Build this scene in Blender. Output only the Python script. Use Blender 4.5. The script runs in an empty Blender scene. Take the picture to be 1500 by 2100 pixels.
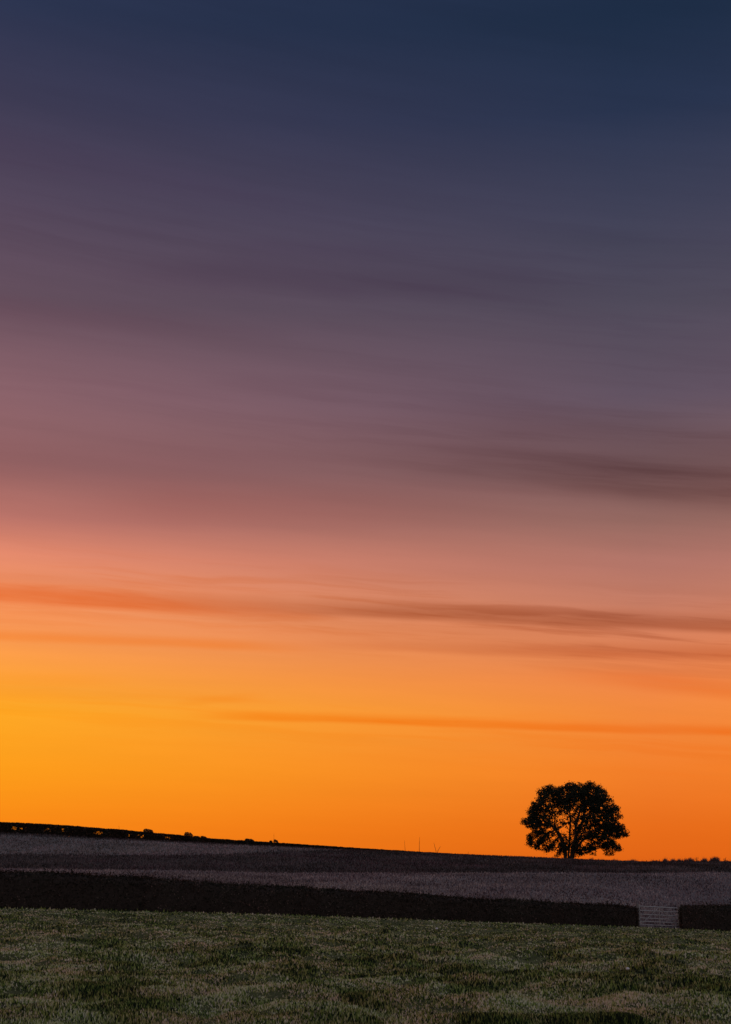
import bpy, math, random
import numpy as np
from mathutils import Vector, kdtree

random.seed(7)
rng = np.random.default_rng(7)
scene = bpy.context.scene
C = scene.collection

# ------------------------------------------------------------------ camera
CAM_Z = 1.6
PITCH = math.radians(15.0)
FPX = 3000.0                     # focal length in photo pixels (photo 1500 x 2100)
cam_d = bpy.data.cameras.new('camera')
cam = bpy.data.objects.new('camera', cam_d)
C.objects.link(cam)
cam_d.sensor_fit = 'VERTICAL'
cam_d.sensor_height = 35.0
cam_d.lens = 35.0 * FPX / 2100.0
cam_d.clip_start = 0.1
cam_d.clip_end = 8000
cam.location = (0, 0, CAM_Z)
cam.rotation_euler = (math.pi / 2 + PITCH, 0, 0)
scene.camera = cam

def ray(px, py):
    u = (px - 750.0) / FPX; v = (1050.0 - py) / FPX
    return (u, math.cos(PITCH) - v * math.sin(PITCH), math.sin(PITCH) + v * math.cos(PITCH))

def at(px, py, Y):
    d = ray(px, py)
    return (d[0] * Y / d[1], Y, CAM_Z + d[2] * Y / d[1])

def azel(px, py):
    d = Vector(ray(px, py)).normalized()
    return math.degrees(math.atan2(d.x, d.y)), math.degrees(math.asin(d.z))

def lin(c):
    return tuple(((v / 255.0) / 12.92 if v <= 10.3 else ((v / 255.0 + 0.055) / 1.055) ** 2.4) for v in c)

# ------------------------------------------------------------------ exposure
scene.view_settings.view_transform = 'Standard'
scene.view_settings.look = 'None'
scene.view_settings.gamma = 1.0
scene.view_settings.exposure = 0.0
scene.view_settings.use_curve_mapping = False

# ------------------------------------------------------------------ sky
# The sun is below the horizon off to the left: lit by the afterglow, with the sky overhead and behind brightened as added fill.
world = bpy.data.worlds.new('World')
scene.world = world
world.use_nodes = True
wt = world.node_tree
wt.nodes.clear()

class G:
    """tiny helper for writing shader maths"""
    def __init__(s, tree): s.t = tree
    def _in(s, sock, v):
        if isinstance(v, bpy.types.NodeSocket): s.t.links.new(v, sock)
        elif isinstance(v, (int, float)): sock.default_value = v
        else: sock.default_value = tuple(v) + ((1,) if len(v) == 3 and sock.type == 'RGBA' else ())
    def m(s, op, a, b=0.0, c=0.0, clamp=False):
        n = s.t.nodes.new('ShaderNodeMath'); n.operation = op; n.use_clamp = clamp
        for i, v in enumerate((a, b, c)): s._in(n.inputs[i], v)
        return n.outputs[0]
    def rng(s, v, a, b, c=0.0, d=1.0, mode='SMOOTHSTEP'):
        n = s.t.nodes.new('ShaderNodeMapRange'); n.interpolation_type = mode; n.clamp = True
        for i, x in enumerate((v, a, b, c, d)): s._in(n.inputs[i], x)
        return n.outputs[0]
    def mix(s, f, a, b, mode='MIX'):
        n = s.t.nodes.new('ShaderNodeMix'); n.data_type = 'RGBA'; n.blend_type = mode; n.clamp_factor = True
        s._in(n.inputs[0], f); s._in(n.inputs[6], a); s._in(n.inputs[7], b)
        return n.outputs[2]
    def noise(s, vec, scale=1.0, detail=3.0, rough=0.5, dist=0.0):
        n = s.t.nodes.new('ShaderNodeTexNoise'); n.noise_dimensions = '3D'
        s._in(n.inputs['Vector'], vec); n.inputs['Scale'].default_value = scale
        n.inputs['Detail'].default_value = detail; n.inputs['Roughness'].default_value = rough
        n.inputs['Distortion'].default_value = dist
        return n.outputs['Fac']
    def xyz(s, x, y, z=0.0):
        n = s.t.nodes.new('ShaderNodeCombineXYZ')
        for i, v in enumerate((x, y, z)): s._in(n.inputs[i], v)
        return n.outputs[0]
    def ramp(s, v, stops, interp='LINEAR'):
        n = s.t.nodes.new('ShaderNodeValToRGB'); n.color_ramp.interpolation = interp
        e = n.color_ramp.elements
        e[0].position = stops[0][0]; e[0].color = tuple(stops[0][1]) + (1,)
        e[1].position = stops[-1][0]; e[1].color = tuple(stops[-1][1]) + (1,)
        for p, c in stops[1:-1]:
            k = e.new(p); k.color = tuple(c) + (1,)
        s._in(n.inputs[0], v)
        return n.outputs[0]

g = G(wt)
tc = wt.nodes.new('ShaderNodeTexCoord')
sep = wt.nodes.new('ShaderNodeSeparateXYZ')
wt.links.new(tc.outputs['Generated'], sep.inputs[0])
EL = g.m('MULTIPLY', g.m('ARCSINE', sep.outputs[2]), 180 / math.pi)
AZ = g.m('MULTIPLY', g.m('ARCTAN2', sep.outputs[0], sep.outputs[1]), 180 / math.pi)

LEFT = [(0, (45, 53, 80)), (200, (63, 60, 84)), (400, (84, 71, 91)), (600, (102, 80, 94)), (800, (141, 100, 107)),
        (950, (150, 100, 100)), (1060, (190, 117, 106)), (1130, (232, 140, 110)), (1200, (245, 148, 98)),
        (1290, (253, 155, 84)), (1370, (255, 163, 62)), (1450, (255, 172, 34)), (1580, (255, 160, 24)),
        (1690, (252, 140, 20)), (1790, (240, 120, 16))]
RIGHT = [(0, (30, 45, 69)), (200, (41, 52, 78)), (400, (63, 65, 87)), (600, (79, 74, 90)), (800, (98, 83, 98)),
         (950, (124, 94, 96)), (1060, (150, 106, 98)), (1150, (180, 118, 105)), (1220, (195, 124, 102)),
         (1300, (218, 130, 92)), (1380, (235, 132, 74)), (1450, (244, 138, 62)), (1580, (242, 126, 42)),
         (1700, (232, 108, 26)), (1790, (220, 96, 20))]
def col_stops(data, px, tail, gain=1.0):
    out = []
    for y, c in data:
        e = azel(px, y)[1] / 90.0
        out.append((max(e, 0.0), tuple(v * gain for v in lin(c))))
    out += tail
    out.sort(key=lambda s: s[0])
    return out
zen = [(42 / 90, lin((38, 50, 80))), (60 / 90, lin((88, 100, 132))), (1.0, lin((122, 132, 158)))]  # zenith raised above the sky in view, to put more light on the ground
ev = g.m('DIVIDE', EL, 90.0)
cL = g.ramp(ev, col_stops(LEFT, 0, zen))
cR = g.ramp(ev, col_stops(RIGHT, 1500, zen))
cS = g.ramp(ev, [(0, (1.9, 0.55, 0.03)), (3 / 90, (2.3, 0.85, 0.06)), (8 / 90, (2.0, 0.92, 0.10)), (14 / 90, (1.25, 0.50, 0.20)),
                 (20 / 90, (0.50, 0.22, 0.20)), (30 / 90, lin((98, 82, 104))), (50 / 90, lin((90, 98, 124))), (1.0, lin((122, 132, 158)))])
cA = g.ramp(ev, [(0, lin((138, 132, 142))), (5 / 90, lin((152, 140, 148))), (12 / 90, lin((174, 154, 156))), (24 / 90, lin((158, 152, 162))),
                 (45 / 90, lin((134, 138, 160))), (1.0, lin((122, 132, 158)))])  # sky behind the camera, brightened as fill for the ground
dd = g.m('PINGPONG', g.m('ADD', AZ, 36.0 + 720.0), 180.0)       # degrees from the sunset point
sky = g.mix(g.rng(dd, 21, 0), cL, cS)
sky = g.mix(g.rng(dd, 19, 47, mode='LINEAR'), sky, cR)
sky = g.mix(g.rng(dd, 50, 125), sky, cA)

# streaks of thin high cloud, lying almost level and dipping to the right
tilt = g.m('ADD', EL, g.m('ADD', g.m('MULTIPLY', AZ, g.m('ADD', 0.035, g.m('MULTIPLY', EL, 0.0032))), g.m('MULTIPLY', g.m('MULTIPLY', AZ, AZ), 0.0016)))
n_long = g.noise(g.xyz(g.m('MULTIPLY', AZ, 0.07), g.m('MULTIPLY', tilt, 0.9), 3.1), 1.0, 4.0, 0.55)
n_fine = g.noise(g.xyz(g.m('MULTIPLY', AZ, 0.16), g.m('MULTIPLY', tilt, 2.6), 9.7), 1.0, 5.0, 0.6)
n_warp = g.noise(g.xyz(g.m('MULTIPLY', AZ, 0.11), g.m('MULTIPLY', tilt, 0.25), 5.5), 1.0, 3.0, 0.5)
warp = g.m('MULTIPLY', g.m('SUBTRACT', n_warp, 0.5), 1.6)
# (x1, y1, x2, y2, half width px above, below, start x, full x, fall x, end x, multiply colour, strength, warp)
BANDS = [
    (0, 1222, 620, 1262, 26, 12, -900, -300, 380, 760, (0.90, 0.60, 0.38), 1.0, 0.35),
    (300, 1236, 1500, 1288, 24, 12, 250, 900, 3000, 3400, (0.66, 0.52, 0.44), 0.95, 0.3),
    (420, 1290, 1500, 1300, 18, 14, 500, 800, 1000, 1350, (0.95, 0.88, 0.80), 0.6, 0.3),
    (0, 1306, 600, 1330, 13, 9, -900, -200, 420, 700, (0.98, 0.78, 0.48), 0.85, 0.25),
    (500, 1318, 1500, 1344, 18, 11, 400, 1250, 3000, 3400, (0.78, 0.62, 0.54), 0.95, 0.3),
    (1000, 1362, 1500, 1412, 20, 18, 1050, 1450, 3000, 3400, (0.97, 0.80, 0.62), 0.9, 0.3),
    (380, 1440, 500, 1432, 10, 8, 330, 420, 460, 560, (0.99, 0.86, 0.60), 0.8, 0.2),
    (380, 1468, 1500, 1502, 13, 7, 330, 560, 3000, 3400, (0.97, 0.74, 0.42), 1.0, 0.2),
    (0, 1398, 220, 1402, 18, 10, -900, 0, 100, 300, (1.0, 0.94, 0.75), 0.8, 0.2),
    (0, 1183, 520, 1210, 9, 8, -900, 0, 300, 640, (0.95, 0.86, 0.80), 0.6, 0.3),
    (700, 925, 1500, 1000, 62, 46, 480, 1420, 3000, 3400, (0.60, 0.53, 0.54), 1.0, 0.45),
    (850, 845, 1500, 915, 44, 30, 700, 1150, 3000, 3400, (0.84, 0.79, 0.79), 0.9, 0.5),
    (150, 1025, 850, 1045, 60, 50, 50, 360, 700, 1200, (0.91, 0.85, 0.86), 0.9, 0.5),
    (0, 945, 700, 960, 50, 40, -900, -100, 350, 800, (0.93, 0.90, 0.92), 0.8, 0.5),
    (200, 560, 1300, 606, 38, 30, 100, 500, 850, 1500, (0.84, 0.78, 0.84), 0.9, 0.6),
    (0, 625, 500, 690, 26, 26, -900, 0, 200, 620, (0.90, 0.84, 0.86), 0.8, 0.6),
    (300, 510, 900, 520, 22, 24, 350, 560, 760, 1000, (0.92, 0.88, 0.92), 0.8, 0.5),
    (0, 300, 600, 420, 40, 40, -900, 0, 350, 800, (0.97, 0.90, 0.94), 0.6, 0.6),
]
for (x1, y1, x2, y2, up, dn, xs, xf, xe, xz, colr, st, wp) in BANDS:
    a1, e1 = azel(x1, y1); a2, e2 = azel(x2, y2)
    am, em = azel((x1 + x2) / 2, (y1 + y2) / 2)
    q2, q1, q0 = np.polyfit([a1, am, a2], [e1, em, e2], 2)
    cen = g.m('ADD', g.m('MULTIPLY', g.m('ADD', g.m('MULTIPLY', AZ, float(q2)), float(q1)), AZ), float(q0))
    cen = g.m('ADD', cen, g.m('MULTIPLY', warp, wp))
    d = g.m('SUBTRACT', EL, cen)
    deg = 1 / 54.5
    body = g.m('MULTIPLY', g.rng(d, up * 1.6 * deg, up * 0.1 * deg), g.rng(d, -dn * 1.6 * deg, -dn * 0.1 * deg))
    a = lambda x: math.degrees(math.atan((x - 750) / 3060.0))
    side = g.m('MULTIPLY', g.rng(AZ, a(xs), a(xf)), g.rng(AZ, a(xz), a(xe)))
    f = g.m('MULTIPLY', g.m('MULTIPLY', body, side), g.rng(n_long, 0.25, 0.62, 0.7 * st, st))
    f = g.m('MULTIPLY', f, g.rng(n_fine, 0.3, 0.7, 0.75, 1.1))
    sky = g.mix(f, sky, g.mix(1.0, sky, colr, 'MULTIPLY'))
# feathered strands fanning out round the main streaks
n_fil = g.noise(g.xyz(g.m('MULTIPLY', AZ, 0.10), g.m('MULTIPLY', g.m('ADD', tilt, g.m('MULTIPLY', warp, 0.5)), 2.1), 21.3), 1.0, 5.0, 0.62, 0.25)
for (e_lo, e_mid, e_hi, stn, ca, cb) in ((8.6, 11.2, 13.3, 0.85, (0.96, 0.80, 0.62), (0.76, 0.64, 0.58)), (4.8, 6.8, 8.2, 0.55, (1.0, 0.88, 0.62), (0.99, 0.85, 0.6)),
                                     (14.5, 18.5, 23.0, 0.50, (0.92, 0.89, 0.91), (0.80, 0.74, 0.74)), (20.0, 24.5, 30.0, 0.40, (0.90, 0.86, 0.88), (0.86, 0.80, 0.86))):
    env = g.m('MULTIPLY', g.rng(tilt, e_lo, e_mid), g.rng(tilt, e_hi, e_mid))
    f = g.m('MULTIPLY', g.m('MULTIPLY', env, stn), g.rng(n_fil, 0.44, 0.66))
    tint = g.mix(g.rng(AZ, -8, 12), ca, cb)
    sky = g.mix(f, sky, g.mix(1.0, sky, tint, 'MULTIPLY'))
# faint streaking all over, fading out towards the clear sky by the horizon
fine = g.m('MULTIPLY', g.m('SUBTRACT', n_fine, 0.5), g.rng(EL, 3, 12, 0.05, 0.07))
longf = g.m('MULTIPLY', g.m('SUBTRACT', n_long, 0.5), g.rng(EL, 3, 16, 0.06, 0.20))
sc = g.m('ADD', 1.0, g.m('ADD', fine, longf))
sky = g.mix(1.0, sky, g.xyz(sc, sc, sc), 'MULTIPLY')
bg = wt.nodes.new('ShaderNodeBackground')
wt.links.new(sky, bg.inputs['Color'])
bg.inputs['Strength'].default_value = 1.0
wo = wt.nodes.new('ShaderNodeOutputWorld')
wt.links.new(bg.outputs[0], wo.inputs['Surface'])
world.cycles.sampling_method = 'MANUAL'
world.cycles.sample_map_resolution = 1024

# ------------------------------------------------------------------ helpers
def tag(o, label=None, cat=None, group=None, kind=None):
    if label: o['label'] = label
    if cat: o['category'] = cat
    if group: o['group'] = group
    if kind: o['kind'] = kind
    return o

def empty(name, loc, label, cat, group=None):
    o = bpy.data.objects.new(name, None)
    C.objects.link(o); o.location = loc; o.empty_display_size = 0.3
    return tag(o, label, cat, group)

def link(name, me, mat, parent=None, local=True):
    me.materials.append(mat)
    o = bpy.data.objects.new(name, me)
    C.objects.link(o)
    if parent: o.parent = parent
    return o

def np_mesh(name, V, F, tone=None, smooth=False):
    """V (n,3), F (m,k)"""
    V = np.asarray(V, np.float32); F = np.asarray(F, np.int32)
    me = bpy.data.meshes.new(name)
    m, k = F.shape
    me.vertices.add(len(V)); me.vertices.foreach_set('co', V.ravel())
    me.loops.add(m * k); me.loops.foreach_set('vertex_index', F.ravel())
    me.polygons.add(m)
    me.polygons.foreach_set('loop_start', np.arange(0, m * k, k, dtype=np.int32))
    me.polygons.foreach_set('loop_total', np.full(m, k, np.int32))
    if smooth: me.polygons.foreach_set('use_smooth', np.ones(m, bool))
    me.update(calc_edges=True)
    if tone is not None:
        a = me.attributes.new('tone', 'FLOAT', 'POINT')
        a.data.foreach_set('value', np.asarray(tone, np.float32))
    return me

def _hash(ix, iy, s):
    h = (ix.astype(np.int64) * 374761393 + iy.astype(np.int64) * 668265263 + s * 982451653) & 0xFFFFFFFF
    h = ((h ^ (h >> 13)) * 1274126177) & 0xFFFFFFFF
    return ((h ^ (h >> 16)) & 0xFFFF) / 65535.0

def vnoise(x, y, s=0):
    x = np.asarray(x, float); y = np.asarray(y, float)
    ix = np.floor(x); iy = np.floor(y); fx = x - ix; fy = y - iy
    fx = fx * fx * (3 - 2 * fx); fy = fy * fy * (3 - 2 * fy)
    a = _hash(ix, iy, s); b = _hash(ix + 1, iy, s); c = _hash(ix, iy + 1, s); d = _hash(ix + 1, iy + 1, s)
    return (a + (b - a) * fx) * (1 - fy) + (c + (d - c) * fx) * fy

def fbm(x, y, s=0, octv=3):
    t = 0; amp = 1; tot = 0
    for i in range(octv):
        t = t + amp * vnoise(x * 2 ** i + 17.3 * i, y * 2 ** i - 9.1 * i, s + i); tot += amp; amp *= 0.5
    return t / tot

# ------------------------------------------------------------------ the lie of the land
def hedge_y(X):
    return np.clip(85.0 + 0.72 * np.asarray(X, float), 20.0, 260.0)

def table(rows, Yf):
    xs, zs = [], []
    for px, py in rows:
        Y = Yf(px); p = at(px, py, Y); xs.append(p[0]); zs.append(p[2])
    return np.array(xs), np.array(zs)

def yh_px(px):                       # where the line of sight of column px meets the hedge line
    k = (px - 750) / 3105.8
    return 85.0 / (1 - 0.72 * k)

T_H = table([(0, 1861), (250, 1867), (500, 1873), (750, 1881), (1000, 1890), (1300, 1900), (1500, 1908)], yh_px)
T_B = table([(-300, 1774), (0, 1779.5), (250, 1783.5), (500, 1788), (750, 1790), (1500, 1790), (1800, 1790)], lambda p: 150.0)
T_C = table([(-300, 1742), (0, 1752), (300, 1753), (560, 1759), (750, 1764), (1000, 1770), (1500, 1775)], lambda p: 172.0)
T_R = table([(-300, 1695), (0, 1708), (250, 1721), (500, 1734), (600, 1738.5), (800, 1748), (1000, 1757), (1100, 1761.5), (1160, 1764.5),
             (1240, 1769), (1300, 1771.5), (1500, 1770), (1800, 1774)], lambda p: 200.0)

def tab(T, X):
    xs, zs = T
    z = np.interp(X, xs, zs)
    sl = (zs[1] - zs[0]) / (xs[1] - xs[0]); z = np.where(X < xs[0], zs[0] + sl * np.maximum(X - xs[0], -25), z)
    sr = (zs[-1] - zs[-2]) / (xs[-1] - xs[-2]); z = np.where(X > xs[-1], zs[-1] + sr * np.minimum(X - xs[-1], 25), z)
    return z

def H0(X, Y):
    X = np.asarray(X, float); Y = np.asarray(Y, float)
    X, Y = np.broadcast_arrays(X, Y)
    Yh = hedge_y(X); Yh = np.minimum(Yh, 135)
    zh = tab(T_H, X)
    ys = [np.full_like(X, -400.0), np.zeros_like(X), Yh * 0.5, Yh, np.full_like(X, 150.0), np.full_like(X, 172.0),
          np.full_like(X, 200.0), np.full_like(X, 240.0), np.full_like(X, 420.0), np.full_like(X, 1200.0), np.full_like(X, 4000.0)]
    zr = tab(T_R, X)
    zs = [zh * 0 - 6.0, zh * 0.0 + 0.0, zh * 0.42 + 0.05, zh, tab(T_B, X), tab(T_C, X), zr, zr - 2.2, zr * 0 - 6.0, zr * 0 - 12.0, zr * 0 - 12.0]
    n = len(ys)
    sl = [(zs[i + 1] - zs[i]) / (ys[i + 1] - ys[i]) for i in range(n - 1)]
    tg = [sl[0]] + [0.5 * (sl[i - 1] + sl[i]) for i in range(1, n - 1)] + [sl[-1] * 0]
    out = np.where(Y <= ys[0], zs[0], zs[-1])
    for i in range(n - 1):
        h = ys[i + 1] - ys[i]
        t = np.clip((Y - ys[i]) / h, 0, 1)
        t2 = t * t; t3 = t2 * t
        z = (2 * t3 - 3 * t2 + 1) * zs[i] + (t3 - 2 * t2 + t) * h * tg[i] + (-2 * t3 + 3 * t2) * zs[i + 1] + (t3 - t2) * h * tg[i + 1]
        out = np.where((Y > ys[i]) & (Y <= ys[i + 1]), z, out)
    return out

def bumps(X, Y):
    b = (fbm(X / 3.4 + 50, Y / 4.2 + 9, 3, 3) - 0.5) * 0.34 + (fbm(X / 1.0, Y / 1.2, 11, 3) - 0.5) * 0.44
    fade = np.clip((hedge_y(X) - 1.5 - Y) / 6.0, 0, 1)
    soft = (fbm(X / 9.0, Y / 9.0, 31, 2) - 0.5) * 0.16 * np.clip((198 - Y) / 20.0, 0, 1) * np.clip((Y - hedge_y(X) - 2) / 6, 0, 1)
    return b * fade + soft

def H(X, Y):
    return H0(X, Y) + bumps(X, Y)

def h1(x, y): return float(H(np.array([x]), np.array([y]))[0])

def margin_top(X):                  # upper edge of the dark rough strip; the grey field above it tapers out to the right
    X = np.asarray(X, float)
    return np.clip(172.0 + 27.5 * np.clip((X + 24) / 26.0, 0, 1) ** 1.3 + (vnoise(X / 6.0, X * 0, 77) - 0.5) * 2.0, 160, 199.5)
def margin_low(X):
    X = np.asarray(X, float)
    return 150.0 + (vnoise(X / 8.0, X * 0 + 4, 78) - 0.5) * 1.6

# ------------------------------------------------------------------ materials
def new_mat(name):
    m = bpy.data.materials.new(name); m.use_nodes = True
    t = m.node_tree; t.nodes.clear()
    return m, t, G(t)

def finish(t, shader):
    o = t.nodes.new('ShaderNodeOutputMaterial'); t.links.new(shader, o.inputs['Surface'])

def principled(t, gg, colr, rough=0.9, spec=0.1, metal=0.0, bump=None, bstr=0.3, bdist=0.02):
    p = t.nodes.new('ShaderNodeBsdfPrincipled')
    gg._in(p.inputs['Base Color'], colr); gg._in(p.inputs['Roughness'], rough)
    p.inputs['Specular IOR Level'].default_value = spec; p.inputs['Metallic'].default_value = metal
    if bump is not None:
        b = t.nodes.new('ShaderNodeBump'); b.inputs['Strength'].default_value = bstr; b.inputs['Distance'].default_value = bdist
        t.links.new(bump, b.inputs['Height']); t.links.new(b.outputs[0], p.inputs['Normal'])
    return p.outputs[0]

def obj_pos(t, obj=False):
    n = t.nodes.new('ShaderNodeNewGeometry')
    return n.outputs['Position']

def ground_mat(name, cols, scale=0.35, fscale=9.0, bstr=0.6):
    m, t, gg = new_mat(name)
    P = obj_pos(t)
    a = gg.noise(P, scale, 4, 0.6); b = gg.noise(P, fscale, 5, 0.7); c = gg.noise(P, scale * 3.7, 3, 0.6)
    v = gg.m('ADD', gg.m('MULTIPLY', a, 0.5), gg.m('ADD', gg.m('MULTIPLY', b, 0.3), gg.m('MULTIPLY', c, 0.2)))
    colr = gg.ramp(v, [(0.32, cols[0]), (0.45, cols[1]), (0.55, cols[2]), (0.68, cols[3])])
    finish(t, principled(t, gg, colr, 0.95, 0.05, bump=b, bstr=bstr, bdist=0.05))
    return m

def leaf_mat(name, stops, trans=0.35, patch=None, pscale=0.3, rough=0.8, spec=0.15):
    """colour from the per-leaf 'tone' attribute, shifted by broad patches"""
    m, t, gg = new_mat(name)
    at_ = t.nodes.new('ShaderNodeAttribute'); at_.attribute_name = 'tone'
    v = at_.outputs['Fac']
    colr = gg.ramp(v, stops)
    if patch:
        f = gg.noise(obj_pos(t), pscale, 3, 0.6)
        colr = gg.mix(gg.rng(f, 0.38, 0.62), colr, gg.mix(1.0, colr, patch, 'MULTIPLY'))
    p = principled(t, gg, colr, rough, spec)
    tr = t.nodes.new('ShaderNodeBsdfTranslucent'); t.links.new(colr, tr.inputs[0])
    mx = t.nodes.new('ShaderNodeMixShader'); mx.inputs[0].default_value = trans
    t.links.new(p, mx.inputs[1]); t.links.new(tr.outputs[0], mx.inputs[2])
    finish(t, mx.outputs[0])
    return m

M_PASTURE = ground_mat('pasture_soil', [(0.03, 0.04, 0.018), (0.08, 0.09, 0.035), (0.15, 0.155, 0.065), (0.26, 0.25, 0.13)], 0.9, 26.0, 1.0)
M_STUBBLE = ground_mat('stubble_soil', [(0.10, 0.08, 0.075), (0.15, 0.125, 0.115), (0.21, 0.18, 0.16), (0.27, 0.235, 0.21)], 0.12)
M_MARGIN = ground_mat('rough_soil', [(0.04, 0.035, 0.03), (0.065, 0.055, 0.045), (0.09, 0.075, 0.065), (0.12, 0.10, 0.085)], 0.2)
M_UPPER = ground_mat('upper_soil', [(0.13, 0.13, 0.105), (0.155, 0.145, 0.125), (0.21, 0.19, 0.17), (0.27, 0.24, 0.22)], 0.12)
M_FAR = ground_mat('far_soil', [(0.05, 0.06, 0.03), (0.08, 0.08, 0.045), (0.11, 0.10, 0.06), (0.14, 0.12, 0.08)], 0.02)
M_GRASS = leaf_mat('pasture_grass_blades', [(0.0, (0.012, 0.025, 0.012)), (0.22, (0.06, 0.12, 0.026)), (0.42, (0.22, 0.33, 0.06)), (0.65, (0.38, 0.45, 0.13)),
                   (0.85, (0.54, 0.58, 0.26)), (1.0, (0.72, 0.72, 0.50))], 0.15, (1.08, 0.83, 0.88), 0.7)
M_STRAW = leaf_mat('stubble_stalks', [(0.0, (0.03, 0.02, 0.025)), (0.35, (0.16, 0.12, 0.13)), (0.65, (0.31, 0.25, 0.245)), (1.0, (0.56, 0.48, 0.45))],
                   0.35, (0.85, 0.9, 0.85), 0.05)
M_ROUGH = leaf_mat('rough_stalks', [(0.0, (0.02, 0.018, 0.015)), (0.5, (0.07, 0.06, 0.058)), (1.0, (0.21, 0.17, 0.165))], 0.25, (1.0, 0.8, 0.9), 0.1)
M_UPSTALK = leaf_mat('upper_stalks', [(0.0, (0.03, 0.028, 0.025)), (0.5, (0.20, 0.18, 0.16)), (1.0, (0.46, 0.40, 0.38))], 0.35, (1.0, 0.85, 0.92), 0.06)
M_HLEAF = leaf_mat('hedge_leaves', [(0.0, (0.012, 0.014, 0.008)), (0.6, (0.04, 0.038, 0.024)), (1.0, (0.14, 0.105, 0.08))], 0.10, (1.1, 0.8, 0.8), 0.5)
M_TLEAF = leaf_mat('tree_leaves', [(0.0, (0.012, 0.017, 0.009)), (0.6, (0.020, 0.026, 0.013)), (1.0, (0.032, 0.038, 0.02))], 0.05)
def bark(name, c1, c2, sc=14):
    m, t, gg = new_mat(name)
    P = obj_pos(t); n = gg.noise(P, sc, 5, 0.7)
    finish(t, principled(t, gg, gg.ramp(n, [(0.3, c1), (0.7, c2)]), 0.9, 0.1, bump=n, bstr=0.5, bdist=0.02))
    return m
M_BARK = bark('tree_bark', (0.04, 0.032, 0.025), (0.10, 0.08, 0.06))
M_TWIG = bark('hedge_twigs', (0.02, 0.015, 0.012), (0.05, 0.038, 0.03))
M_POST = bark('weathered_timber', (0.10, 0.09, 0.08), (0.22, 0.20, 0.18), 20)
def steel():
    m, t, gg = new_mat('galvanised_steel')
    n = gg.noise(obj_pos(t), 30, 4, 0.7)
    finish(t, principled(t, gg, gg.ramp(n, [(0.3, (0.28, 0.28, 0.27)), (0.7, (0.46, 0.45, 0.42))]), 0.6, 0.4, 0.25))
    return m
M_STEEL = steel()
def stone():
    m, t, gg = new_mat('pale_stone')
    n = gg.noise(obj_pos(t), 40, 4, 0.7)
    finish(t, principled(t, gg, gg.ramp(n, [(0.3, (0.6, 0.58, 0.54)), (0.7, (0.8, 0.79, 0.76))]), 0.8, 0.2, bump=n, bstr=0.3, bdist=0.01))
    return m
M_STONE = stone()

# ------------------------------------------------------------------ ground
def axis(core, step, reach):
    a = list(np.arange(0, core + 1e-6, step)); s = step
    while a[-1] < reach: s *= 1.35; a.append(a[-1] + s)
    a = np.array(a); return np.concatenate([-a[:0:-1], a])

def ground_piece(name, X, rowsY, mat):
    """X (m,), rowsY (n,m) array of Y per row"""
    n, m = rowsY.shape
    XX = np.broadcast_to(X, (n, m))
    Z = H(XX, rowsY)
    V = np.stack([XX, rowsY, Z], -1).reshape(-1, 3)
    i = np.arange(n * m).reshape(n, m)
    F = np.stack([i[:-1, :-1], i[:-1, 1:], i[1:, 1:], i[1:, :-1]], -1).reshape(-1, 4)
    o = link(name, np_mesh(name, V, F, smooth=True), mat)
    o['kind'] = 'structure'
    return o

def rows(X, a, b, t):
    return a[None, :] + (b - a)[None, :] * t[:, None]

X1 = axis(42, 0.30, 3000)
yh = hedge_y(X1)
zero = np.zeros_like(X1)
back = -np.cumsum(1.5 * 1.4 ** np.arange(17))[::-1]
near = np.concatenate([back[:, None] + zero[None, :], rows(X1, zero, yh, np.linspace(0, 1, 300))])
ground_piece('pasture', X1, near, M_PASTURE)
X2 = axis(75, 0.75, 3000)
ml = np.maximum(margin_low(X2), hedge_y(X2) + 0.5)
mt = np.maximum(margin_top(X2), ml + 1.0)
rb = np.maximum(194.0, mt + 0.4)
rd = np.maximum(200.5, rb + 1.0)
ground_piece('stubble_field', X2, rows(X2, hedge_y(X2), ml, np.linspace(0, 1, 90)), M_STUBBLE)
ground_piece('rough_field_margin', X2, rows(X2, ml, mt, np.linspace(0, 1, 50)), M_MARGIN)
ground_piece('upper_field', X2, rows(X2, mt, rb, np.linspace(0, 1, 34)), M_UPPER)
ground_piece('hedge_foot_shade', X2, rows(X2, rb, rd, np.linspace(0, 1, 10)), M_MARGIN)  # dark strip painting the shade along the foot of the hilltop hedge
far = np.concatenate([[0.0], np.cumsum(2.0 * 1.2 ** np.arange(32))])
ground_piece('far_land', X2, rd[None, :] + far[:, None], M_FAR)

# ------------------------------------------------------------------ blades, stalks and leaves
def frustum_pts(n, y0f, y1f, margin=2.5, power=1.0, half=0.2414):
    """points over the ground in the sector in view, spaced evenly as seen from eye height: many near, few far"""
    X = np.empty(0); Y = np.empty(0)
    u = rng.random(n); k = (rng.random(n) * 2 - 1)
    return u, k

def blade_mesh(name, X, Y, h, w, tone, lean=0.35, sink=0.01):
    n = len(X)
    Z = H(X, Y) - sink
    a = rng.random(n) * 2 * math.pi
    dx = np.cos(a) * w / 2; dy = np.sin(a) * w / 2
    la = rng.random(n) * 2 * math.pi; ll = rng.random(n) * lean * h
    V = np.empty((n, 3, 3))
    V[:, 0] = np.stack([X - dx, Y - dy, Z], -1)
    V[:, 1] = np.stack([X + dx, Y + dy, Z], -1)
    V[:, 2] = np.stack([X + np.cos(la) * ll, Y + np.sin(la) * ll, Z + h], -1)
    F = np.arange(3 * n).reshape(n, 3)
    return np_mesh(name, V.reshape(-1, 3), F, np.repeat(tone, 3))

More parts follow.
